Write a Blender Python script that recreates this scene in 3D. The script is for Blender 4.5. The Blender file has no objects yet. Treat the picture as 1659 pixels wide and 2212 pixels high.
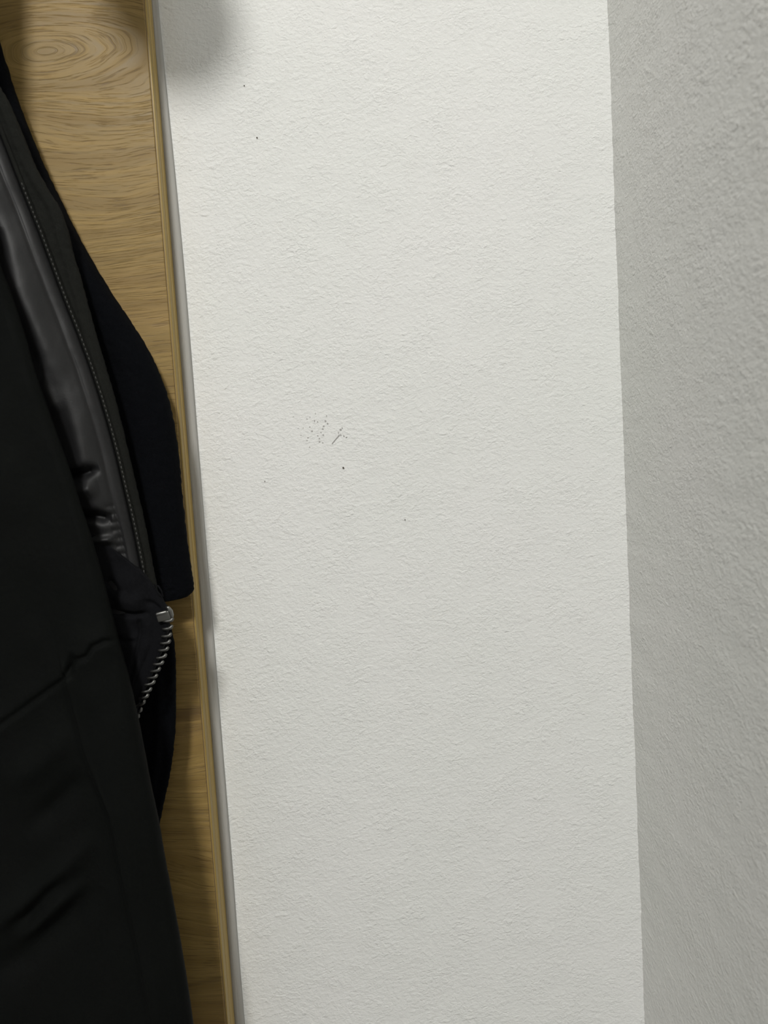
import bpy, bmesh, math, random
from mathutils import Vector, Matrix
random.seed(7)
SC = bpy.context.scene
C = SC.collection

# ------------------------------------------------------------------ camera
W, H, F = 1659.0, 2212.0, 1600.0
CAM = Vector((0.0, -0.40, 1.35))
up_c = -Vector((1282.0, -20744.0, -1600.0)).normalized()          # world Z in camera axes
yaw = math.radians(2.0)
y_c = Vector((-math.sin(yaw), 0, -math.cos(yaw)))
y_c = (y_c - up_c * y_c.dot(up_c)).normalized()
x_c = y_c.cross(up_c)
M = Matrix((x_c, y_c, up_c))                                        # rows = world axes seen from camera -> cam to world
cam_d = bpy.data.cameras.new('camera'); cam = bpy.data.objects.new('camera', cam_d); C.objects.link(cam)
cam.matrix_world = Matrix.Translation(CAM) @ M.to_4x4()
cam_d.sensor_fit = 'VERTICAL'; cam_d.sensor_height = 36.0; cam_d.lens = F / H * 36.0
cam_d.clip_start = 0.01
cam_d.dof.use_dof = True; cam_d.dof.focus_distance = 0.40; cam_d.dof.aperture_fstop = 9.0
SC.camera = cam

# ------------------------------------------------------------------ light
w = bpy.data.worlds.new('world'); SC.world = w; w.use_nodes = True
w.node_tree.nodes['Background'].inputs[0].default_value = (1.0, 0.995, 0.975, 1)
w.node_tree.nodes['Background'].inputs[1].default_value = 0.275
ld = bpy.data.lights.new('ceiling_light_source', 'AREA'); ld.shape = 'DISK'; ld.size = 0.26
ld.energy = 24.0; ld.color = (1.0, 0.99, 0.955)
lo = bpy.data.objects.new('ceiling_light_source', ld); C.objects.link(lo)
LPOS = Vector((-0.33, -1.60, 2.60))
lo.location = LPOS
lo.rotation_euler = (Vector((0, 0, 1.3)) - LPOS).to_track_quat('-Z', 'Y').to_euler()
vs = SC.view_settings
vs.view_transform = 'Standard'; vs.look = 'None'; vs.exposure = 0.0; vs.gamma = 1.0; vs.use_curve_mapping = False

# ------------------------------------------------------------------ helpers
def at(px, py, Y):
    """point of the plane y = Y seen at pixel px, py"""
    d = M @ Vector(((px - W / 2) / F, -(py - H / 2) / F, -1.0))
    return CAM + d * ((Y - CAM.y) / d.y)

def link(name, me, mat=None, parent=None, smooth=True):
    o = bpy.data.objects.new(name, me); C.objects.link(o)
    if mat: me.materials.append(mat)
    if smooth:
        me.polygons.foreach_set('use_smooth', [True] * len(me.polygons))
    if parent:
        o.parent = parent
    return o

def from_bm(name, bm, mat, parent=None, smooth=True):
    bmesh.ops.recalc_face_normals(bm, faces=bm.faces[:])
    me = bpy.data.meshes.new(name); bm.to_mesh(me); bm.free()
    return link(name, me, mat, parent, smooth)

def empty(name, loc, label, cat, group=None):
    o = bpy.data.objects.new(name, None); C.objects.link(o); o.location = loc
    o.empty_display_size = 0.05
    o['label'] = label; o['category'] = cat
    if group: o['group'] = group
    return o

def put(o, parent):
    """child built in world metres: keep it where it is"""
    o.parent = parent
    o.matrix_parent_inverse = Matrix.Translation(-parent.location)
    return o

def add_box(bm, lo_, hi_, bev=0.0, seg=2):
    r = bmesh.ops.create_cube(bm, size=1.0)
    vs_ = r['verts']
    for v in vs_:
        v.co = Vector([lo_[i] + (v.co[i] + 0.5) * (hi_[i] - lo_[i]) for i in range(3)])
    if bev:
        es = list({e for v in vs_ for e in v.link_edges})
        bmesh.ops.bevel(bm, geom=es, offset=bev, segments=seg, affect='EDGES', profile=0.5)

def add_tube(bm, pts, rad, n=8, closed=False):
    pts = [Vector(p) for p in pts]
    k = len(pts); rings = []
    nrm = None
    for i, p in enumerate(pts):
        a = pts[(i - 1) % k] if (closed or i > 0) else p
        b = pts[(i + 1) % k] if (closed or i < k - 1) else p
        t = (b - a).normalized()
        if nrm is None:
            nrm = t.orthogonal().normalized()
        nrm = (nrm - t * nrm.dot(t)).normalized()
        bn = t.cross(nrm)
        r = rad[i] if isinstance(rad, (list, tuple)) else rad
        rings.append([bm.verts.new(p + (nrm * math.cos(2 * math.pi * j / n) + bn * math.sin(2 * math.pi * j / n)) * r) for j in range(n)])
    for i in range(k if closed else k - 1):
        A, B = rings[i], rings[(i + 1) % k]
        for j in range(n):
            bm.faces.new((A[j], A[(j + 1) % n], B[(j + 1) % n], B[j]))
    if not closed:
        bm.faces.new(rings[0][::-1]); bm.faces.new(rings[-1])

def cr(p, t):
    """Catmull-Rom through tuples p at t in 0..len-1"""
    i = min(int(t), len(p) - 2); f = t - i
    a, b, c, d = p[max(i - 1, 0)], p[i], p[i + 1], p[min(i + 2, len(p) - 1)]
    return [0.5 * (2 * b[k] + (c[k] - a[k]) * f + (2 * a[k] - 5 * b[k] + 4 * c[k] - d[k]) * f * f
                   + (3 * b[k] - a[k] - 3 * c[k] + d[k]) * f ** 3) for k in range(len(b))]

def dpoly(x, y, pl):
    """distance to polyline, fraction along it, signed side (+ right of the way down)"""
    best = 1e9; fr = 0; sd = 1; n = len(pl) - 1
    for i in range(n):
        ax, ay = pl[i]; bx, by = pl[i + 1]
        dx, dy = bx - ax, by - ay
        L = dx * dx + dy * dy
        t = max(0.0, min(1.0, ((x - ax) * dx + (y - ay) * dy) / L))
        qx, qy = ax + dx * t - x, ay + dy * t - y
        q = qx * qx + qy * qy
        if q < best:
            best = q; fr = (i + t) / n
            sd = 1 if (dx * (y - ay) - dy * (x - ax)) < 0 else -1
    return math.sqrt(best), fr, sd

def crease(x, y, pl, width, amp, taper=0.25, side=0.0):
    d, fr, sd = dpoly(x, y, pl)
    if d > width * 4: return 0.0
    e = 1.0
    if taper:
        e = min(1.0, fr / taper + 0.02) * min(1.0, (1 - fr) / taper + 0.02)
    ww = width * (1 + side * sd)
    return amp * e * math.exp(-(d / ww) ** 2)

def sm(a, b, x):
    t = max(0.0, min(1.0, (x - a) / (b - a))); return t * t * (3 - 2 * t)

def vnoise(x, y, s=0):
    def h(i, j):
        n = (i * 374761393 + j * 668265263 + s * 974711) & 0xffffffff
        n = ((n ^ (n >> 13)) * 1274126177) & 0xffffffff
        return ((n ^ (n >> 16)) & 0xffff) / 65535.0
    i, j = math.floor(x), math.floor(y); u, v = x - i, y - j
    u = u * u * (3 - 2 * u); v = v * v * (3 - 2 * v)
    return (h(i, j) * (1 - u) + h(i + 1, j) * u) * (1 - v) + (h(i, j + 1) * (1 - u) + h(i + 1, j + 1) * u) * v - 0.5

def loft(name, rows, Y, thick, mat, parent, nr=260, nc=110, fold=None, bias=1.7, fuzz=0.0, capr=0.02, left_round=True):
    """rows of (left x, left y, right x, right y) outlines at depth Y -> closed padded cloth of real thickness.
    fold(px, py) gives the relief of the front in metres (towards the viewer positive)."""
    n = len(rows) - 1
    verts = []; faces = []
    NE = 7
    loopn = None
    r0 = thick / 2
    for i in range(nr + 1):
        s = i / nr
        lx, ly, rx, ry = cr(rows, s * n)[:4]
        yy = Y(s) if callable(Y) else Y
        # thickness closes at the two ends
        cap = min(1.0, math.sqrt(max(0.0, 1 - (1 - min(1, s / capr)) ** 2)) + 0.03) * min(1.0, math.sqrt(max(0.0, 1 - (1 - min(1, (1 - s) / capr)) ** 2)) + 0.03)
        r = r0 * cap
        L = at(lx, ly, yy); R = at(rx, ry, yy)
        dirv = (R - L); wd = dirv.length; dirv.normalize()
        ring = []
        for j in range(nc + 1):                                    # front, left to right
            u = 1 - (1 - j / nc) ** bias
            px, py = lx + (rx - lx) * u, ly + (ry - ly) * u
            p = L + dirv * (r + (wd - 2 * r) * u)
            h = fold(px, py) if fold else 0.0
            ring.append(Vector((p.x, yy - r - h * cap, p.z)))
        hr = (fold(rx, ry) if fold else 0.0) * cap
        for k in range(1, NE):                                     # right rim
            a = math.pi * k / NE
            rr = r + hr * (1 - k / NE) * 0.5
            p = R - dirv * r + dirv * (math.sin(a) * r)
            ring.append(Vector((p.x, yy - math.cos(a) * r - hr * (1 - sm(0, NE * 0.6, k)), p.z)))
        nb = nc // 4
        for j in range(nb + 1):                                    # back
            u = 1 - j / nb
            p = L + dirv * (r + (wd - 2 * r) * u)
            ring.append(Vector((p.x, yy + r, p.z)))
        for k in range(1, NE):
            a = math.pi * k / NE
            p = L + dirv * r - dirv * (math.sin(a) * r)
            ring.append(Vector((p.x, yy + math.cos(a) * r, p.z)))
        if fuzz:
            for q in ring:
                q.x += vnoise(q.z * 700, q.y * 700 + q.x * 200, 3) * fuzz
                q.y += vnoise(q.z * 600 + 50, q.x * 600, 5) * fuzz
        loopn = len(ring)
        verts.extend(ring)
    for i in range(nr):
        for j in range(loopn):
            a = i * loopn + j; b = i * loopn + (j + 1) % loopn
            faces.append((a, b, b + loopn, a + loopn))
    faces.append(tuple(range(loopn))[::-1])
    faces.append(tuple(range(nr * loopn, (nr + 1) * loopn)))
    me = bpy.data.meshes.new(name)
    me.from_pydata([tuple(v) for v in verts], [], faces); me.update()
    bm = bmesh.new(); bm.from_mesh(me); bmesh.ops.recalc_face_normals(bm, faces=bm.faces[:]); bm.to_mesh(me); bm.free()
    o = link(name, me, mat)
    if parent: put(o, parent)
    return o

# ------------------------------------------------------------------ materials
class Mat:
    def __init__(s, name, base=(0.5, 0.5, 0.5), rough=0.8, spec=0.5, metal=0.0):
        s.m = bpy.data.materials.new(name); s.m.use_nodes = True
        s.nt = s.m.node_tree; s.b = s.nt.nodes['Principled BSDF']
        s.b.inputs['Base Color'].default_value = (*base, 1)
        s.b.inputs['Roughness'].default_value = rough
        s.b.inputs['Specular IOR Level'].default_value = spec
        s.b.inputs['Metallic'].default_value = metal
        s.tc = s.n('ShaderNodeTexCoord'); s.geo = s.n('ShaderNodeNewGeometry')
    def n(s, t, **kw):
        x = s.nt.nodes.new(t)
        for k, v in kw.items(): setattr(x, k, v)
        return x
    def l(s, a, b): s.nt.links.new(a, b)
    def val(s, sock, v):
        if isinstance(v, bpy.types.NodeSocket): s.l(v, sock)
        else: sock.default_value = v
    def math(s, op, a, b=0.0, c=0.0, clamp=False):
        x = s.n('ShaderNodeMath', operation=op); x.use_clamp = clamp
        s.val(x.inputs[0], a); s.val(x.inputs[1], b); s.val(x.inputs[2], c)
        return x.outputs[0]
    def noise(s, vec, scale, detail=2, rough=0.5, dist=0.0):
        x = s.n('ShaderNodeTexNoise'); s.l(vec, x.inputs['Vector'])
        x.inputs['Scale'].default_value = scale; x.inputs['Detail'].default_value = detail
        x.inputs['Roughness'].default_value = rough; x.inputs['Distortion'].default_value = dist
        return x.outputs['Fac']
    def mapping(s, scale, rot=(0, 0, 0), src=None, loc=(0, 0, 0)):
        x = s.n('ShaderNodeMapping'); s.l(src or s.geo.outputs['Position'], x.inputs['Vector'])
        x.inputs['Scale'].default_value = scale; x.inputs['Rotation'].default_value = rot; x.inputs['Location'].default_value = loc
        return x.outputs[0]
    def remap(s, v, a, b, c=0.0, d=1.0):
        x = s.n('ShaderNodeMapRange'); s.val(x.inputs['Value'], v)
        x.inputs['From Min'].default_value = a; x.inputs['From Max'].default_value = b
        x.inputs['To Min'].default_value = c; x.inputs['To Max'].default_value = d
        return x.outputs[0]
    def mix(s, f, a, b):
        x = s.n('ShaderNodeMix', data_type='RGBA'); s.val(x.inputs['Factor'], f)
        s.val(x.inputs[6], (*a, 1) if isinstance(a, tuple) else a); s.val(x.inputs[7], (*b, 1) if isinstance(b, tuple) else b)
        return x.outputs[2]
    def bump(s, h, dist, strength=1.0, prev=None):
        x = s.n('ShaderNodeBump'); s.l(h, x.inputs['Height'])
        x.inputs['Distance'].default_value = dist; x.inputs['Strength'].default_value = strength
        if prev: s.l(prev, x.inputs['Normal'])
        s.l(x.outputs[0], s.b.inputs['Normal']); return x.outputs[0]
    def color(s, c): s.l(c, s.b.inputs['Base Color'])

def plaster(name, base, tilt):
    m = Mat(name, base, 0.75, 0.25)
    v1 = m.mapping((1, 1, 1.35), (0, tilt, 0))
    n1 = m.noise(v1, 350, 3, 0.58, 0.3)
    n2 = m.noise(m.mapping((1, 1, 1)), 1000, 2, 0.5)
    n3 = m.noise(m.mapping((1, 1, 1)), 60, 2, 0.5)
    n4 = m.noise(m.mapping((0.8, 0.8, 1.3), (0, -tilt, 0)), 190, 1, 0.4, 0.35)
    spots = m.remap(n4, 0.66, 0.82)                        # thicker flecks left by the roller
    amount = m.remap(n3, 0.3, 0.7, 0.55, 1.15)
    h = m.math('MULTIPLY', m.math('ADD', n1, m.math('MULTIPLY', n2, 0.25)), amount)
    h = m.math('ADD', h, m.math('MULTIPLY', spots, 0.28))
    m.bump(h, 0.00080, 1.0)
    c = m.mix(m.remap(m.noise(m.mapping((1, 1, 1)), 9, 2), 0.3, 0.7), base, tuple(b * k for b, k in zip(base, (0.975, 0.985, 0.975))))
    m.color(c)
    return m.m

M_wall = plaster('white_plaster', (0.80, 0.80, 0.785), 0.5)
M_wall2 = plaster('white_plaster_side', (0.76, 0.758, 0.735), 0.5)  # base colour lowered to deepen the shade on the right wall

# oak: figure runs along X, one cathedral at the upper left
PX0 = at(90, 105, -0.018)
def oak():
    m = Mat('oak_veneer', (0.3, 0.2, 0.1), 0.5, 0.35)
    pos = m.geo.outputs['Position']
    sx = m.n('ShaderNodeSeparateXYZ'); m.l(pos, sx.inputs[0])
    wob = m.noise(m.mapping((6, 6, 22)), 1.0, 1, 0.4)
    wob2 = m.noise(m.mapping((18, 18, 60)), 1.0, 2, 0.5)
    dx = m.math('SUBTRACT', sx.outputs[0], PX0.x); dz = m.math('SUBTRACT', sx.outputs[2], PX0.z)
    a = m.math('MULTIPLY', dx, 9.0)
    b = m.math('MULTIPLY', dz, 26.0)
    r = m.math('SQRT', m.math('ADD', m.math('MULTIPLY', a, a), m.math('MULTIPLY', b, b)))
    # lower down the lines tilt upwards to the right
    tilt = m.remap(dz, -0.45, -0.28, 4.2, 0.0)
    r = m.math('SUBTRACT', r, m.math('MULTIPLY', m.math('ADD', dx, -0.05), tilt))
    r = m.math('ADD', r, m.math('MULTIPLY', wob, 0.9))
    r = m.math('ADD', r, m.math('MULTIPLY', wob2, 0.16))
    ring = m.math('SINE', m.math('MULTIPLY', r, 15.0))
    cv = m.n('ShaderNodeCombineXYZ'); m.val(cv.inputs[0], m.math('MULTIPLY', sx.outputs[0], 12.0)); m.val(cv.inputs[1], m.math('MULTIPLY', r, 14.0))
    fine = m.noise(cv.outputs[0], 1.6, 5, 0.62)
    cv2 = m.n('ShaderNodeCombineXYZ'); m.val(cv2.inputs[0], m.math('MULTIPLY', sx.outputs[0], 60.0)); m.val(cv2.inputs[1], m.math('MULTIPLY', r, 55.0))
    pores = m.remap(m.noise(cv2.outputs[0], 1.0, 3, 0.6, 0.2), 0.53, 0.66)
    broad = m.noise(m.mapping((5, 5, 22)), 1.0, 2, 0.5)
    col = m.mix(m.remap(fine, 0.32, 0.68), (0.220, 0.147, 0.045), (0.345, 0.230, 0.078))
    col = m.mix(m.math('MULTIPLY', m.remap(ring, 0.1, 1.0), m.remap(fine, 0.35, 0.65, 0.15, 0.55)), col, (0.170, 0.105, 0.030))
    col = m.mix(m.math('MULTIPLY', pores, 0.6), col, (0.115, 0.066, 0.018))
    col = m.mix(m.remap(broad, 0.45, 0.75, 0.0, 0.35), col, (0.270, 0.160, 0.054))
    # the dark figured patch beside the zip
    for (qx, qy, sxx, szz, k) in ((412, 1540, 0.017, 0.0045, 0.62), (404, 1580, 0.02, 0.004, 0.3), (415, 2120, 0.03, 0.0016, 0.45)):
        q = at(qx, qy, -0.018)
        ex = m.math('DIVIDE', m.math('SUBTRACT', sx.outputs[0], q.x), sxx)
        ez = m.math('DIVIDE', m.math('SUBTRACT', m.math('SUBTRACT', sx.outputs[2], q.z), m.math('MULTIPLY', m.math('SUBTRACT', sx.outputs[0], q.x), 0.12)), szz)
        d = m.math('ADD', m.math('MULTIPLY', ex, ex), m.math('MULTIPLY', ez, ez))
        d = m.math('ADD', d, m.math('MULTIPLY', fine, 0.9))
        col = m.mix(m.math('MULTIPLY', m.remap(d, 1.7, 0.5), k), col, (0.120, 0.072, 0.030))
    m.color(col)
    m.bump(m.math('SUBTRACT', m.math('MULTIPLY', fine, 0.4), pores), 0.00012, 0.7)
    m.l(m.remap(fine, 0.3, 0.7, 0.42, 0.58), m.b.inputs['Roughness'])
    return m.m
M_oak = oak()
def band_mat(name, c1, c2):
    m = Mat(name, c1, 0.42, 0.4)
    n = m.noise(m.mapping((1500, 1500, 6)), 1.0, 3, 0.5)
    m.color(m.mix(m.remap(n, 0.35, 0.65), c1, c2)); m.bump(n, 0.0001, 0.5)
    return m.m
M_band = band_mat('oak_edge_band', (0.50, 0.355, 0.115), (0.37, 0.25, 0.070))
M_band2 = band_mat('oak_edge_lip', (0.38, 0.265, 0.075), (0.27, 0.18, 0.045))

def cloth(name, c, rough, spec, wscale, wd, sheen=0.0, big=0.0):
    m = Mat(name, c, rough, spec)
    n = m.noise(m.mapping((1, 1, 1)), wscale, 3, 0.6)
    v = m.mix(m.remap(n, 0.3, 0.7), tuple(k * 0.7 for k in c), tuple(k * 1.3 for k in c)); m.color(v)
    h = n
    if big:
        h = m.math('ADD', n, m.math('MULTIPLY', m.noise(m.mapping((1, 1, 1)), wscale * 0.08, 2), big))
    m.bump(h, wd, 0.8)
    m.b.inputs['Sheen Weight'].default_value = sheen; m.b.inputs['Sheen Roughness'].default_value = 0.5
    return m.m
M_wool = cloth('black_wool_felt', (0.0030, 0.0034, 0.0045), 0.95, 0.04, 1800, 0.00035, 0.004)
M_shell = cloth('charcoal_softshell', (0.0042, 0.0048, 0.0044), 0.72, 0.05, 2600, 0.00008, 0.0)
M_leather = cloth('black_leather', (0.0055, 0.0055, 0.0062), 0.56, 0.42, 1500, 0.00007, 0.0, 0.6)
M_suede = cloth('charcoal_suede', (0.0115, 0.0120, 0.0105), 0.9, 0.08, 2200, 0.00018, 0.01)
M_lining = cloth('blue_black_cotton', (0.0056, 0.0058, 0.0070), 0.85, 0.08, 2200, 0.00014, 0.004)
M_thread = cloth('grey_thread', (0.065, 0.064, 0.062), 0.7, 0.3, 3000, 0.00005)
def metal(name, c, r):
    m = Mat(name, c, r, 0.5, 1.0)
    m.bump(m.noise(m.mapping((1, 1, 1)), 1400, 2), 0.00003, 0.5)
    return m.m
M_nickel = metal('aged_nickel', (0.22, 0.22, 0.21), 0.36)
M_tooth = metal('dull_nickel_teeth', (0.13, 0.13, 0.124), 0.42)
M_peg = Mat('oak_peg_wood', (0.30, 0.21, 0.10), 0.5, 0.3)
M_peg.bump(M_peg.noise(M_peg.mapping((300, 8, 300)), 1.0), 0.0002); M_peg = M_peg.m
M_mark = Mat('pencil_grey', (0.40, 0.385, 0.37), 0.8, 0.2)
M_mark.color(M_mark.mix(M_mark.noise(M_mark.mapping((1, 1, 1)), 900), (0.34, 0.33, 0.32), (0.58, 0.565, 0.55))); M_mark = M_mark.m
M_speck = Mat('dark_speck', (0.07, 0.06, 0.045), 0.8, 0.2)
M_speck.bump(M_speck.noise(M_speck.mapping((1, 1, 1)), 900), 0.0001); M_speck = M_speck.m
M_floor = Mat('grey_vinyl_floor', (0.33, 0.32, 0.30), 0.5, 0.4)
M_floor.bump(M_floor.noise(M_floor.mapping((1, 1, 1)), 200), 0.0002); M_floor = M_floor.m

# ------------------------------------------------------------------ the setting
corner_x = (at(1312, 0, 0).x + at(1393, 2212, 0).x) / 2
edge_x = (at(330, 0, 0).x + at(510.5, 2212, 0).x) / 2
print('corner', at(1312, 0, 0), at(1393, 2212, 0), 'edge', at(330, 0, 0), at(510.5, 2212, 0))

def struct(o, label=None):
    o['kind'] = 'structure'
    if label: o['label'] = label
    return o
FLOOR, CEIL = 0.0, 2.7
# back wall: a slab whose face undulates faintly
def wall_grid(name, mat, fpt, us, vs_, thick_dir):
    bm = bmesh.new(); g = []
    for v in vs_:
        g.append([bm.verts.new(fpt(u, v)) for u in us])
    for i in range(len(vs_) - 1):
        for j in range(len(us) - 1):
            bm.faces.new((g[i][j], g[i][j + 1], g[i + 1][j + 1], g[i + 1][j]))
    bk = [bm.verts.new(Vector(c.co) + thick_dir) for c in (g[0][0], g[0][-1], g[-1][-1], g[-1][0])]
    bm.faces.new(bk)
    rim = [[r[0] for r in g], g[-1], [r[-1] for r in g][::-1], g[0][::-1]]
    b = [(bk[0], bk[3]), (bk[3], bk[2]), (bk[2], bk[1]), (bk[1], bk[0])]
    for line, (p, q) in zip(rim, b):
        bm.faces.new([*line, q, p])
    return from_bm(name, bm, mat)
zs = [FLOOR + 0.02 * i for i in range(48)] + [0.96 + 0.0025 * i for i in range(281)] + [1.67 + 0.0165 * i for i in range(1, 62)]
zs = sorted(z for z in zs if z <= CEIL - 0.001) + [CEIL]
xs = [-1.6, -0.8, -0.4, -0.2] + [-0.14 + 0.02 * i for i in range(14)] + [corner_x + 0.004, corner_x + 0.1]
struct(wall_grid('wall_back', M_wall, lambda x, z: (x, vnoise(x * 25, z * 25, 2) * 0.0006 if z > 0.5 else 0.0, z), xs, zs, Vector((0, 0.10, 0))),
       'white roller-textured wall in the middle')
ys = [0.02, 0.004, -0.002, -0.006, -0.012, -0.02, -0.04, -0.08, -0.12, -0.2, -0.3, -0.6, -1.2, -2.4]
def rw(y, z):
    k = 1.0 if y > -0.03 else 0.4
    return (corner_x + k * (vnoise(z * 260, y * 150, 9) * 0.0005 + vnoise(z * 60, 1.5, 4) * 0.0006), y, z)
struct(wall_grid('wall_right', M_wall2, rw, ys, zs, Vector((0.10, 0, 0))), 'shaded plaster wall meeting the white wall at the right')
bm = bmesh.new(); add_box(bm, (-1.6, -2.4, FLOOR - 0.05), (corner_x + 0.1, 0.1, FLOOR)); struct(from_bm('floor', bm, M_floor, smooth=False))
bm = bmesh.new(); add_box(bm, (-1.6, -2.4, CEIL), (corner_x + 0.1, 0.1, CEIL + 0.05)); struct(from_bm('ceiling', bm, M_wall, smooth=False))

# grey sealant bead between the oak board and the wall
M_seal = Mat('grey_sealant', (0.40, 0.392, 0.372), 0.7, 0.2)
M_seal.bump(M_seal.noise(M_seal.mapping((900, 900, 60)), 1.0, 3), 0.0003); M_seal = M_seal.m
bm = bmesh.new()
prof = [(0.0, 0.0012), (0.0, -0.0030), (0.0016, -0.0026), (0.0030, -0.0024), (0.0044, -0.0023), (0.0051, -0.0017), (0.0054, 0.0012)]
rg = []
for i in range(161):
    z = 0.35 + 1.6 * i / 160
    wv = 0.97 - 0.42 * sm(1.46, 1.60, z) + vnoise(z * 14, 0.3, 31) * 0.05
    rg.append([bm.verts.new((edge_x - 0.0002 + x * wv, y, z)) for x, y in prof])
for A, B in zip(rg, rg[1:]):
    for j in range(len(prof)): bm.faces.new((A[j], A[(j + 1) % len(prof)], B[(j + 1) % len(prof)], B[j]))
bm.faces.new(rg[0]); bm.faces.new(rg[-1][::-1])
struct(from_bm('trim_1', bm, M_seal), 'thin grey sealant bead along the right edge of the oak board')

# pencil smudge and specks on the white wall
marks = [(634, 900, 2.0, 1.2), (616, 905, 1.2, 1), (669, 901, 1.3, 1), (663, 905, 1.4, 2), (679, 909, 1.5, 3), (686, 911, 1.5, 1.5), (703, 909, 2.4, 2.4),
         (707.5, 914.5, 1.8, 1.8), (669, 922, 1.8, 1.2), (655, 924, 1.4, 1.5), (699, 920, 2.4, 1.3), (697, 926, 2.4, 1.8), (674, 931, 2.4, 1.7),
         (693, 934, 1.7, 1.5), (698, 939, 3.0, 1.2), (686, 941, 2, 1.2), (665, 945, 2.3, 1.6), (663, 951, 1.8, 1.3), (690, 947, 2, 1.5), (690, 954, 1.6, 2.4),
         (669, 965.5, 1.6, 1.2), (735.5, 927, 2.6, 2.0), (739, 924, 1.2, 1.6), (731, 934, 1.2, 1.6), (736, 938.5, 1.6, 2.0), (742.5, 941, 1.6, 1.9),
         (748, 944, 2.2, 0.9), (650, 940, 1.6, 1.2), (644, 925, 1.5, 1), (705, 898, 1.2, 2.0), (681, 893, 1, 2), (697, 956, 1.6, 1)]
bm = bmesh.new()
def blob(bm, px, py, a, b, Yd=-0.00034, rot=0.0):
    c = at(px, py, Yd)
    k = 0.00025
    vv = []
    for i in range(9):
        t = 2 * math.pi * i / 9
        rr = 1 + random.uniform(-0.25, 0.25)
        dx, dz = a * k * math.cos(t) * rr, b * k * math.sin(t) * rr
        vv.append(bm.verts.new((c.x + dx * math.cos(rot) - dz * math.sin(rot), Yd, c.z + dx * math.sin(rot) + dz * math.cos(rot))))
    f = bm.faces.new(vv)
for q in marks: blob(bm, q[0], q[1], q[2] * 0.8, q[3] * 0.8)
for i in range(7):
    t = i / 6; blob(bm, 732 - 14 * t, 940 + 17 * t, 1.9, 0.8, rot=0.85)
r = bmesh.ops.extrude_face_region(bm, geom=bm.faces[:])
for v in [g for g in r['geom'] if isinstance(g, bmesh.types.BMVert)]: v.co.y += 0.0004
wb = bpy.data.objects['wall_back']
sm_ = from_bm('pencil_smudge', bm, M_mark, wb, False); sm_['label'] = 'faint grey pencil smudge of small dots'; sm_['kind'] = 'stuff'
bm = bmesh.new()
for q in ((741.5, 1010.5, 1.9, 1.9), (555, 297, 1.7, 1.5), (527.5, 185, 1.3, 1.3), (875, 1123, 1.0, 1.4), (572, 1040, 1.0, 1.0)): blob(bm, *q)
r = bmesh.ops.extrude_face_region(bm, geom=bm.faces[:])
for v in [g for g in r['geom'] if isinstance(g, bmesh.types.BMVert)]: v.co.y += 0.0004
sp = from_bm('dark_speck', bm, M_speck, wb, False); sp['kind'] = 'stuff'; sp['label'] = 'tiny dark specks on the plaster'

# ------------------------------------------------------------------ oak wall panel
PT = 0.018                                                             # thickness
PZ0, PZ1 = 0.35, 1.95
panel = empty('oak_wall_panel', (edge_x - 0.5, 0, PZ0), 'oak veneered board fixed to the white wall behind the dark coats', 'wall panel')
def tk(z):            # the board stands a little further off the wall towards its foot
    return 0.0150 + (1.60 - z) * 0.0100
bm = bmesh.new()
def slab(bm, x0, x1, f0, f1, ch=0.0004):
    """vertical slab between x0..x1, depths as fractions of the board's thickness"""
    prof = lambda z: [(x0, -tk(z) * f0), (x1, -tk(z) * f0), (x1, -tk(z) * f1 + ch), (x1 - ch, -tk(z) * f1), (x0, -tk(z) * f1)]
    zz = [PZ0 + (PZ1 - PZ0) * i / 20 for i in range(21)]
    rings = [[bm.verts.new((x, y, z)) for x, y in prof(z)] for z in zz]
    for A, B in zip(rings, rings[1:]):
        for j in range(5): bm.faces.new((A[j], A[(j + 1) % 5], B[(j + 1) % 5], B[j]))
    bm.faces.new(rings[0]); bm.faces.new(rings[-1][::-1])
slab(bm, edge_x - 0.95, edge_x - 0.0012, 0.0, 1.0, 0.0003)
put(from_bm('board', bm, M_oak, smooth=False), panel)
bm = bmesh.new(); slab(bm, edge_x - 0.0011, edge_x - 0.0001, 0.0, 0.60, 0.00025)
o = put(from_bm('edge_band', bm, M_band, smooth=False), panel); o['label'] = 'golden edge strip of the oak board'
bm = bmesh.new(); slab(bm, edge_x - 0.0011, edge_x - 0.0001, 0.645, 0.955, 0.00025)
o = put(from_bm('edge_lip', bm, M_band2, smooth=False), panel)
bm = bmesh.new(); slab(bm, edge_x - 0.0011, edge_x - 0.0007, 0.0, 0.96, 0.0001)
o = put(from_bm('glue_line', bm, M_peg, smooth=False), panel)

# pegs above the frame: one added to cast a shadow, one holds the coats
def coat_peg(x, z, length, r, label):
    t = empty('coat_peg', (x, -tk(z), z), label, 'coat peg', 'round pegs of the coat rack')
    bm = bmesh.new()
    prof = [(0.0, r * 1.15), (0.006, r * 1.15), (0.009, r * 0.8), (length * 0.5, r * 0.72), (length - 0.035, r * 0.85), (length - 0.02, r * 1.12), (length - 0.006, r * 1.12), (length, r * 0.9)]
    add_tube(bm, [(0, -p, 0.12 * p) for p, _ in prof], [q for _, q in prof], 28)
    from_bm('shaft', bm, M_peg, t)
    bm = bmesh.new(); w_ = min(r * 1.4, 0.008); add_box(bm, (-r * 1.4, -0.004, -r * 1.9), (w_, 0.0, r * 1.9), 0.0012)
    from_bm('mounting_plate', bm, M_nickel, t, False)
    return t
hook_x = at(-190, 100, -0.06).x
coat_peg(edge_x - 0.009, 1.645, 0.125, 0.026, 'unseen bare oak peg, added to cast the soft shadow at the top of the white wall')
coat_peg(hook_x, 1.70, 0.085, 0.012, 'oak peg from which the dark coats hang')

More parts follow.
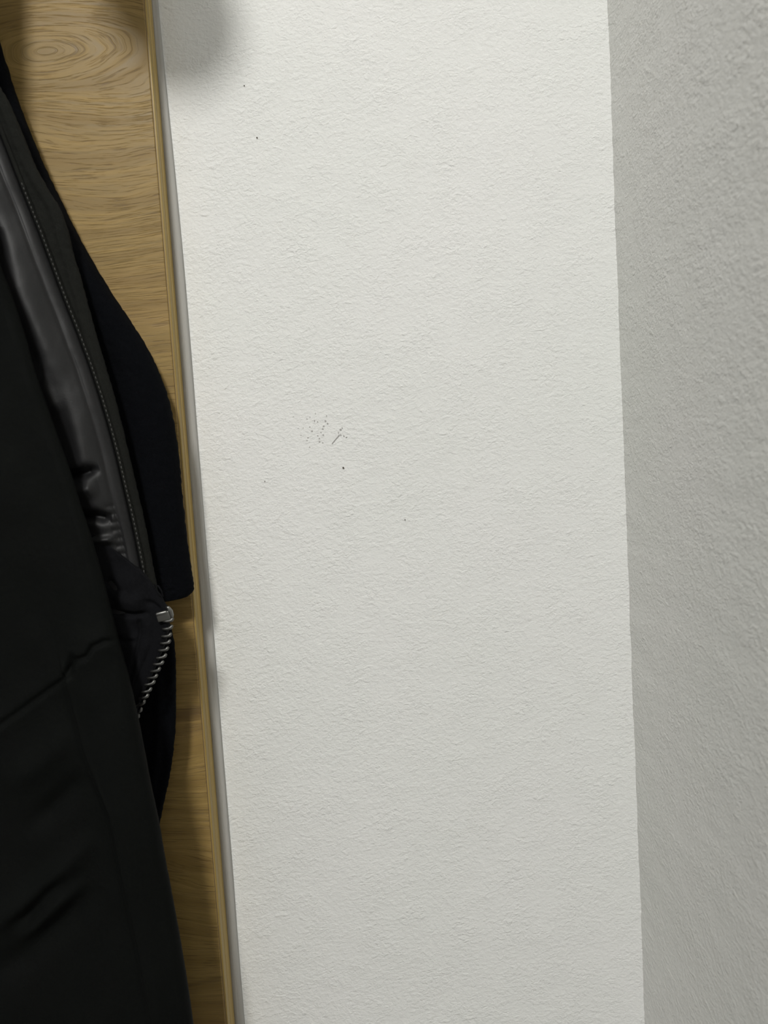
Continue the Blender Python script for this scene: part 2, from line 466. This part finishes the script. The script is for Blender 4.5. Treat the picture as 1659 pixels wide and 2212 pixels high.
# ------------------------------------------------------------------ garments
# (left x, left y, right x, right y) outlines
def rows_from(right, left_x):
    """right outline points -> rows; left_x(y) gives the hidden left outline"""
    return [(left_x(y), y, x, y) for x, y in right]
lx_gen = lambda y: -190 - 30 - 640 * sm(-500, 1100, y)

# 1 black wool coat sleeve, rearmost
coat = empty('wool_coat', (hook_x, -0.045, 1.0), 'black felted wool coat with rounded sleeve end, hanging against the oak board', 'coat')
R1 = [(-150, -520), (-120, -330), (-60, -120), (-10, 60), (40, 220), (90, 345), (128, 425), (160, 490), (195, 556), (235, 622), (278, 688), (313, 742), (342, 800), (362, 855),
      (376, 915), (386, 985), (393, 1060), (401, 1140), (409, 1200), (415, 1240), (418, 1262)]
rows = rows_from(R1, lambda y: -260 - 300 * sm(-500, 900, y))
rows += [(-560, 1272, 418.5, 1273), (-560, 1284, 413, 1283), (-560, 1292, 403, 1289), (-560, 1297, 380, 1293), (-560, 1299, 350, 1295)]
def f1(px, py):
    d, fr, sd = dpoly(px, py, [(128, 430), (235, 640), (315, 800), (350, 950), (370, 1150), (380, 1290)])
    return 0.0035 * math.exp(-(d / 34) ** 2) + 0.002 * vnoise(px / 90, py / 160, 1)
loft('sleeve', rows, -0.028, 0.012, M_wool, coat, 300, 110, f1, 1.9, 0.0005, 0.012)
# body of the coat, seen lower down beside the zip
R1b = [(-140, -480), (-100, -100), (20, 300), (120, 600), (220, 900), (300, 1150), (345, 1290), (366, 1345), (377, 1392), (380, 1450), (380, 1520), (378, 1590), (371, 1650), (362, 1700), (352, 1745), (343, 1790),
       (330, 1860), (315, 1950), (300, 2100), (290, 2400), (285, 2700)]
def f1b(px, py):
    return crease(px, py, [(350, 1400), (356, 1500), (352, 1620), (335, 1740)], 9, 0.0016) + 0.002 * vnoise(px / 70, py / 140, 6)
loft('coat_body', rows_from(R1b, lambda y: -260 - 380 * sm(-500, 1100, y)), -0.0365, 0.0045, M_wool, coat, 260, 90, f1b, 1.9, 0.0004, 0.012)

# 2 zip jacket with leather front
jk = empty('leather_jacket', (hook_x, -0.105, 1.0), 'black jacket with shiny leather front panel, stitched suede edge and metal zip', 'jacket')
R2o = [(-150, -500), (-125, -300), (-85, -100), (-45, 60), (-8, 170), (20, 222), (50, 292), (80, 365), (108, 415), (128, 448), (146, 495), (158, 545), (172, 590), (188, 650), (206, 715), (228, 790), (246, 850), (264, 920),
       (281, 990), (296, 1055), (310, 1115), (322, 1175), (331, 1225), (338, 1262), (343, 1283)]
SEAM = [(-150, -480), (-130, -300), (-95, -80), (-60, 90), (-20, 230), (25, 345), (58, 430), (88, 505), (112, 570), (140, 645), (168, 715), (194, 785), (216, 850), (237, 920), (254, 985), (268, 1045), (281, 1100),
        (292, 1150), (302, 1200), (311, 1246)]
NEAR = [(-120, -480), (-110, -100), (-80, 250), (-40, 450), (0, 572), (28, 645), (52, 720), (75, 800), (98, 868), (128, 952), (152, 1020), (172, 1085), (192, 1145), (212, 1212), (230, 1280), (248, 1350), (264, 1410), (280, 1470),
        (296, 1540), (310, 1610), (325, 1690), (343, 1775), (356, 1850), (370, 1925), (384, 2000), (397, 2075), (408, 2145), (419, 2225), (440, 2400), (455, 2600), (465, 2900)]
def at_y(pl, y):
    for a, b in zip(pl, pl[1:]):
        if a[1] <= y <= b[1]:
            return a[0] + (b[0] - a[0]) * (y - a[1]) / (b[1] - a[1])
    return pl[0][0] if y < pl[0][1] else pl[-1][0]
# suede edge strip
def fs(px, py):
    d, fr, sd = dpoly(px, py, R2o[4:])
    return 0.0008 * math.exp(-((d - 6) / 9) ** 2) + 0.0007 * vnoise(px / 25, py / 40, 8)
def f2(px, py):
    s = at_y(SEAM, py); n = at_y(NEAR, py); u = (px - n) / max(10, (s - n))
    h = 0.0060 * math.exp(-((px - (s - 46)) / 40) ** 2) * sm(-100, 300, py) * (1 - 0.8 * sm(1060, 1200, py))           # swelling next to the seam
    h -= 0.0005 * math.exp(-((px - (s - 5)) / 5.0) ** 2)                               # pulled in at the seam
    h += crease(px, py, [(30, 560), (70, 640), (110, 740), (130, 850), (150, 950)], 26, 0.0025)
    h += crease(px, py, [(100, 800), (130, 860), (150, 900)], 20, 0.0018)
    h -= crease(px, py, [(60, 690), (90, 760), (110, 800)], 15, 0.0016)
    h -= crease(px, py, [(80, 820), (110, 900), (150, 960)], 14, 0.0018)
    h -= crease(px, py, [(120, 1032), (165, 1030), (205, 1022), (245, 1010)], 11, 0.0048, 0.2)
    h += crease(px, py, [(150, 1062), (200, 1062), (245, 1050)], 14, 0.0028, 0.2)
    h -= crease(px, py, [(150, 1118), (200, 1112), (236, 1112), (270, 1120)], 11, 0.0045, 0.2)
    h += crease(px, py, [(190, 1165), (235, 1166), (280, 1160)], 8, 0.0026, 0.2)
    h -= crease(px, py, [(180, 1180), (225, 1185), (265, 1208), (300, 1235)], 9, 0.0048, 0.2)
    h -= crease(px, py, [(20, 500), (0, 600), (10, 700)], 26, 0.0035)
    for k in range(9):                                                              # puckers at the stitched seam near the foot
        y0 = 1090 + k * 17
        h -= crease(px, py, [(at_y(SEAM, y0) - 24, y0 + 3), (at_y(SEAM, y0) - 4, y0)], 4.5, 0.0005, 0.2)
    h += 0.0016 * vnoise(px / 55, py / 95, 11) + 0.00015 * vnoise(px / 14, py / 20, 12)
    return h
rl = [(-270 - 380 * sm(-500, 1100, y), y, x, y) for x, y in SEAM]
rl += [(-640, 1262, 318, 1280), (-640, 1275, 318, 1320), (-640, 1330, 310, 1350)]
loft('leather_panel', rl, -0.0475, 0.008, M_leather, jk, 520, 190, f2, 2.3, 0.0, 0.010)
ro = [(at_y(SEAM, y) - 60, y, x, y) for x, y in R2o]
loft('suede_edge', ro, -0.0455, 0.0055, M_suede, jk, 320, 44, fs, 1.3, 0.00045, 0.006)
# lining below the leather, ends along the zip
R2l = [(334, 1268), (347, 1284), (352, 1293), (357, 1303), (364, 1312), (369, 1322), (366, 1340), (365, 1360), (361, 1380), (354, 1400), (345, 1420), (337, 1440), (327, 1462), (317, 1485), (307, 1508),
       (297, 1532), (290, 1555), (280, 1590), (268, 1640), (250, 1720), (230, 1850)]
def fl(px, py):
    h = -crease(px, py, [(225, 1315), (262, 1322), (300, 1326), (336, 1322)], 6, 0.0022, 0.2)
    h -= crease(px, py, [(235, 1250), (255, 1268), (272, 1285)], 9, 0.0018)
    h -= crease(px, py, [(310, 1330), (312, 1370), (300, 1430), (288, 1490)], 4.5, 0.0013, 0.1)
    h -= crease(px, py, [(250, 1370), (275, 1384), (310, 1384)], 6, 0.0014)
    h += crease(px, py, [(250, 1285), (290, 1300), (330, 1290)], 16, 0.0018)
    h += crease(px, py, [(333, 1335), (330, 1380), (312, 1440), (290, 1500)], 8, 0.0008, 0.1)
    h -= crease(px, py, [(320, 1296), (345, 1304), (360, 1316)], 5, 0.0012)
    return h + 0.0016 * vnoise(px / 30, py / 34, 14)
loft('lining', [(90, 1052, 306, 1234), (60, 1075, 318, 1246), (20, 1120, 327, 1258)] + [(-60, y - 60 * (y < 1300), x, y) for x, y in R2l], -0.0520, 0.0045, M_lining, jk, 300, 130, fl, 1.8, 0.0002, 0.012)

# thread loop at the foot of the suede strip
bm = bmesh.new()
pts = [(333, 1262), (342, 1266), (349, 1277), (352, 1288), (345, 1286), (338, 1276)]
add_tube(bm, [at(x, y, -0.0540) for x, y in pts], 0.00038, 8, True)
put(from_bm('thread_loop', bm, M_lining), jk)

# seam stitches: one joined part (far beyond picking apart)
bm = bmesh.new()
y = 395.0
while y < 1240:
    x = at_y(SEAM, y); x2 = at_y(SEAM, y + 6)
    a = at(x + 2.4, y, -0.0520); b = at(x2 + 2.4, y + 6, -0.0520)
    mid = (a + b) / 2 + Vector((0, -0.00022, 0))
    add_tube(bm, [a, mid, b], [0.00016, 0.00028, 0.00016], 6)
    y += 10.2
o = put(from_bm('stitching', bm, M_thread), jk); o['kind'] = 'stuff'; o['label'] = 'row of fine grey stitches along the seam'
# raised welt under the stitches
bm = bmesh.new()
add_tube(bm, [at(at_y(SEAM, yy) + 3.0, yy, -0.0490) for yy in range(60, 1246, 12)], [0.0010 if 60 < yy < 1230 else 0.0005 for yy in range(60, 1246, 12)], 10)
put(from_bm('seam_welt', bm, M_suede), jk)

# zip
ZY = -0.0565
zp = bpy.data.objects.new('zipper', None)
# tape as the zipper's own mesh
TAPE = [(352, 1322), (352, 1345), (350, 1365), (347, 1385), (340, 1405), (333, 1424), (325, 1442), (317, 1460), (309, 1478), (302, 1496), (294, 1514), (287, 1532), (280, 1552), (270, 1580)]
bm = bmesh.new(); prev = None
ringz = []
for i, (x, y) in enumerate(TAPE):
    a = at(x - 18, y, ZY + 0.0015); b = at(x + 6, y, ZY + 0.0015)
    ringz.append([bm.verts.new(a + Vector((0, -0.0004, 0))), bm.verts.new(b + Vector((0, -0.0005, 0))), bm.verts.new(b + Vector((0, 0.0008, 0))), bm.verts.new(a + Vector((0, 0.0008, 0)))])
for A, B in zip(ringz, ringz[1:]):
    for j in range(4): bm.faces.new((A[j], A[(j + 1) % 4], B[(j + 1) % 4], B[j]))
bm.faces.new(ringz[0]); bm.faces.new(ringz[-1][::-1])
zip_ = put(from_bm('zipper', bm, M_lining, None, False), jk); zip_['label'] = 'metal zip running down from its end stop'
def put2(o):
    o.parent = zip_
    o.matrix_parent_inverse = (Matrix.Translation(jk.location) @ Matrix.Translation(-jk.location)).inverted()
    return o
# bead cord along the tape edge
bm = bmesh.new(); add_tube(bm, [at(x + 6, y, ZY + 0.001) for x, y in TAPE], 0.0008, 8)
put2(from_bm('tape_cord', bm, M_lining))
# one tooth mesh in local metres: bar plus a head that curls up
def tooth_mesh():
    bm = bmesh.new()
    add_tube(bm, [(-0.0019, 0, -0.0001), (-0.0014, -0.0003, -0.0001), (-0.0003, -0.0005, 0.0), (0.0006, -0.0005, 0.00015), (0.0013, -0.0004, 0.0005), (0.0016, -0.0002, 0.0011), (0.0014, 0.0001, 0.0016)],
             [0.00045, 0.00062, 0.0006, 0.00062, 0.0007, 0.0006, 0.0003], 8)
    bmesh.ops.recalc_face_normals(bm, faces=bm.faces[:])
    me = bpy.data.meshes.new('zipper_tooth'); bm.to_mesh(me); bm.free(); me.materials.append(M_tooth)
    me.polygons.foreach_set('use_smooth', [True] * len(me.polygons))
    return me
TM = tooth_mesh()
TM.transform(Matrix.Scale(1.12, 4))
T = [((638, 725), (790, 680)), ((630, 840), (780, 790)), ((610, 950), (765, 905)), ((590, 1056), (755, 1005)), ((560, 1162), (725, 1110)), ((535, 1275), (690, 1215)), ((490, 1368), (648, 1320)),
     ((450, 1475), (600, 1415)), ((410, 1572), (552, 1520)), ((370, 1672), (512, 1612)), ((330, 1780), (462, 1722)), ((285, 1875), (418, 1815)), ((255, 1980), (370, 1905)), ((240, 2080), (325, 2025)),
     ((200, 2180), (290, 2120)), ((165, 2280), (255, 2220)), ((130, 2380), (220, 2320))]
for i, (a, b) in enumerate(T):
    A = at(260 + a[0] / 6.914, 1240 + a[1] / 6.914, ZY); B = at(260 + b[0] / 6.914, 1240 + b[1] / 6.914, ZY)
    o = bpy.data.objects.new('zipper_tooth', TM); C.objects.link(o)
    d = B - A; ln = d.length
    o.location = (A + B) / 2
    ang = math.atan2(d.z, d.x) - 0.30
    o.rotation_euler = (0, -ang, random.uniform(-0.1, 0.1))
    k = max(0.82, min(1.15, ln / 0.0041))
    o.scale = (k, 1, 1.0)
    put2(o)
# end stop: folded metal block with lip and bent side
bm = bmesh.new()
add_box(bm, (-0.0029, -0.0012, -0.0018), (0.0026, 0.0012, 0.0016), 0.0005, 3)
add_box(bm, (-0.0027, -0.0016, 0.0007), (0.0020, -0.0003, 0.0019), 0.0005, 3)
add_tube(bm, [(0.0026, 0.0, -0.0016), (0.0031, 0, -0.0005), (0.0032, 0, 0.0010), (0.0027, 0, 0.0024), (0.0018, 0.0002, 0.0027)], [0.0007, 0.0009, 0.0009, 0.0007, 0.0004], 10)
st = from_bm('end_stop', bm, M_nickel)
st.location = at(353.5, 1329.5, ZY - 0.0005); st.rotation_euler = (0.25, -0.16, 0.1)
st.data.transform(Matrix.Diagonal((1.12, 1.1, 1.35, 1))); put2(st); st['label'] = 'shiny metal end stop'

# 3 charcoal softshell jacket, nearest
sj = empty('softshell_jacket', (hook_x, -0.16, 0.9), 'plain charcoal black softshell jacket, nearest the viewer, with a slanting seam', 'jacket')
SEAM3 = [(-60, 1600), (0, 1568), (60, 1528), (120, 1487), (160, 1462), (172, 1440), (192, 1418), (215, 1410), (230, 1390), (252, 1380), (262, 1379)]
CR = [(165, 1470), (180, 1530), (205, 1620), (235, 1690), (262, 1745), (278, 1830), (300, 1930), (330, 2060), (360, 2212)]
def f3(px, py):
    n = at_y(NEAR, py)
    d, fr, sd = dpoly(px, py, SEAM3)
    h = -0.0020 * math.exp(-(d / 6) ** 2) + (0.0012 * math.exp(-(d / 30) ** 2))
    h += 0.0035 * math.exp(-((px - (n - 45)) / 45.0) ** 2) * sm(1100, 1500, py)
    d2, fr2, sd2 = dpoly(px, py, CR)
    h += 0.0016 * math.exp(-(d2 / 9) ** 2)
    h += 0.0020 * (sd2 > 0) * math.exp(-(d2 / 60) ** 2) * sm(0, 8, d2)
    h -= crease(px, py, [(188, 1402), (176, 1428), (178, 1460)], 9, 0.0022)
    h += crease(px, py, [(-60, 2010), (20, 1975), (90, 1925), (170, 1850), (230, 1790)], 26, 0.0055, 0.35)
    h -= crease(px, py, [(20, 2000), (70, 1965), (120, 1915), (170, 1875)], 14, 0.0035, 0.3)
    h += crease(px, py, [(40, 2030), (90, 1990), (140, 1945), (210, 1890)], 17, 0.0045, 0.3)
    h -= crease(px, py, [(-60, 2120), (60, 2060), (160, 1975), (230, 1900)], 30, 0.004, 0.3)
    h += crease(px, py, [(20, 1700), (110, 1640), (180, 1560)], 30, 0.003, 0.3)
    h -= crease(px, py, [(60, 1800), (150, 1720), (210, 1660)], 26, 0.004, 0.3)
    h -= 0.003 * (1 - sm(-40, 170, px - (n - 260))) * sm(200, 900, py)
    return max(-0.0068, 0.9 * h + 0.006 * (px < -60) * sm(-60, -260, px) * math.sin(px / 62.0 + py / 900.0) + 0.003 * vnoise(px / 110, py / 150, 21) + 0.001 * vnoise(px / 45, py / 60, 22))
loft('shell_body', [(-300 - 500 * sm(-500, 1100, y), y, x, y) for x, y in NEAR], -0.0700, 0.0085, M_shell, sj, 560, 210, f3, 2.2, 0.00012, 0.008)
# hanging loops over the peg
for par, yy in ((coat, -0.032), (jk, -0.054), (sj, -0.0715)):
    bm = bmesh.new(); zc = 1.70 + 0.12 * (-yy - 0.01)
    add_tube(bm, [(hook_x + 0.0125 * math.sin(t), yy, zc - 0.012 + 0.026 * math.cos(t)) for t in [2 * math.pi * i / 20 for i in range(20)]], 0.0014, 8, True)
    put(from_bm('hanging_loop', bm, M_lining), par)
    bm = bmesh.new()
    add_tube(bm, [(hook_x - 0.004, yy, zc - 0.036), (hook_x - 0.004, yy, zc - 0.09), (hook_x, yy, 1.50)], [0.004, 0.006, 0.007], 14)
    put(from_bm('collar_back', bm, M_lining if par is not sj else M_shell), par)
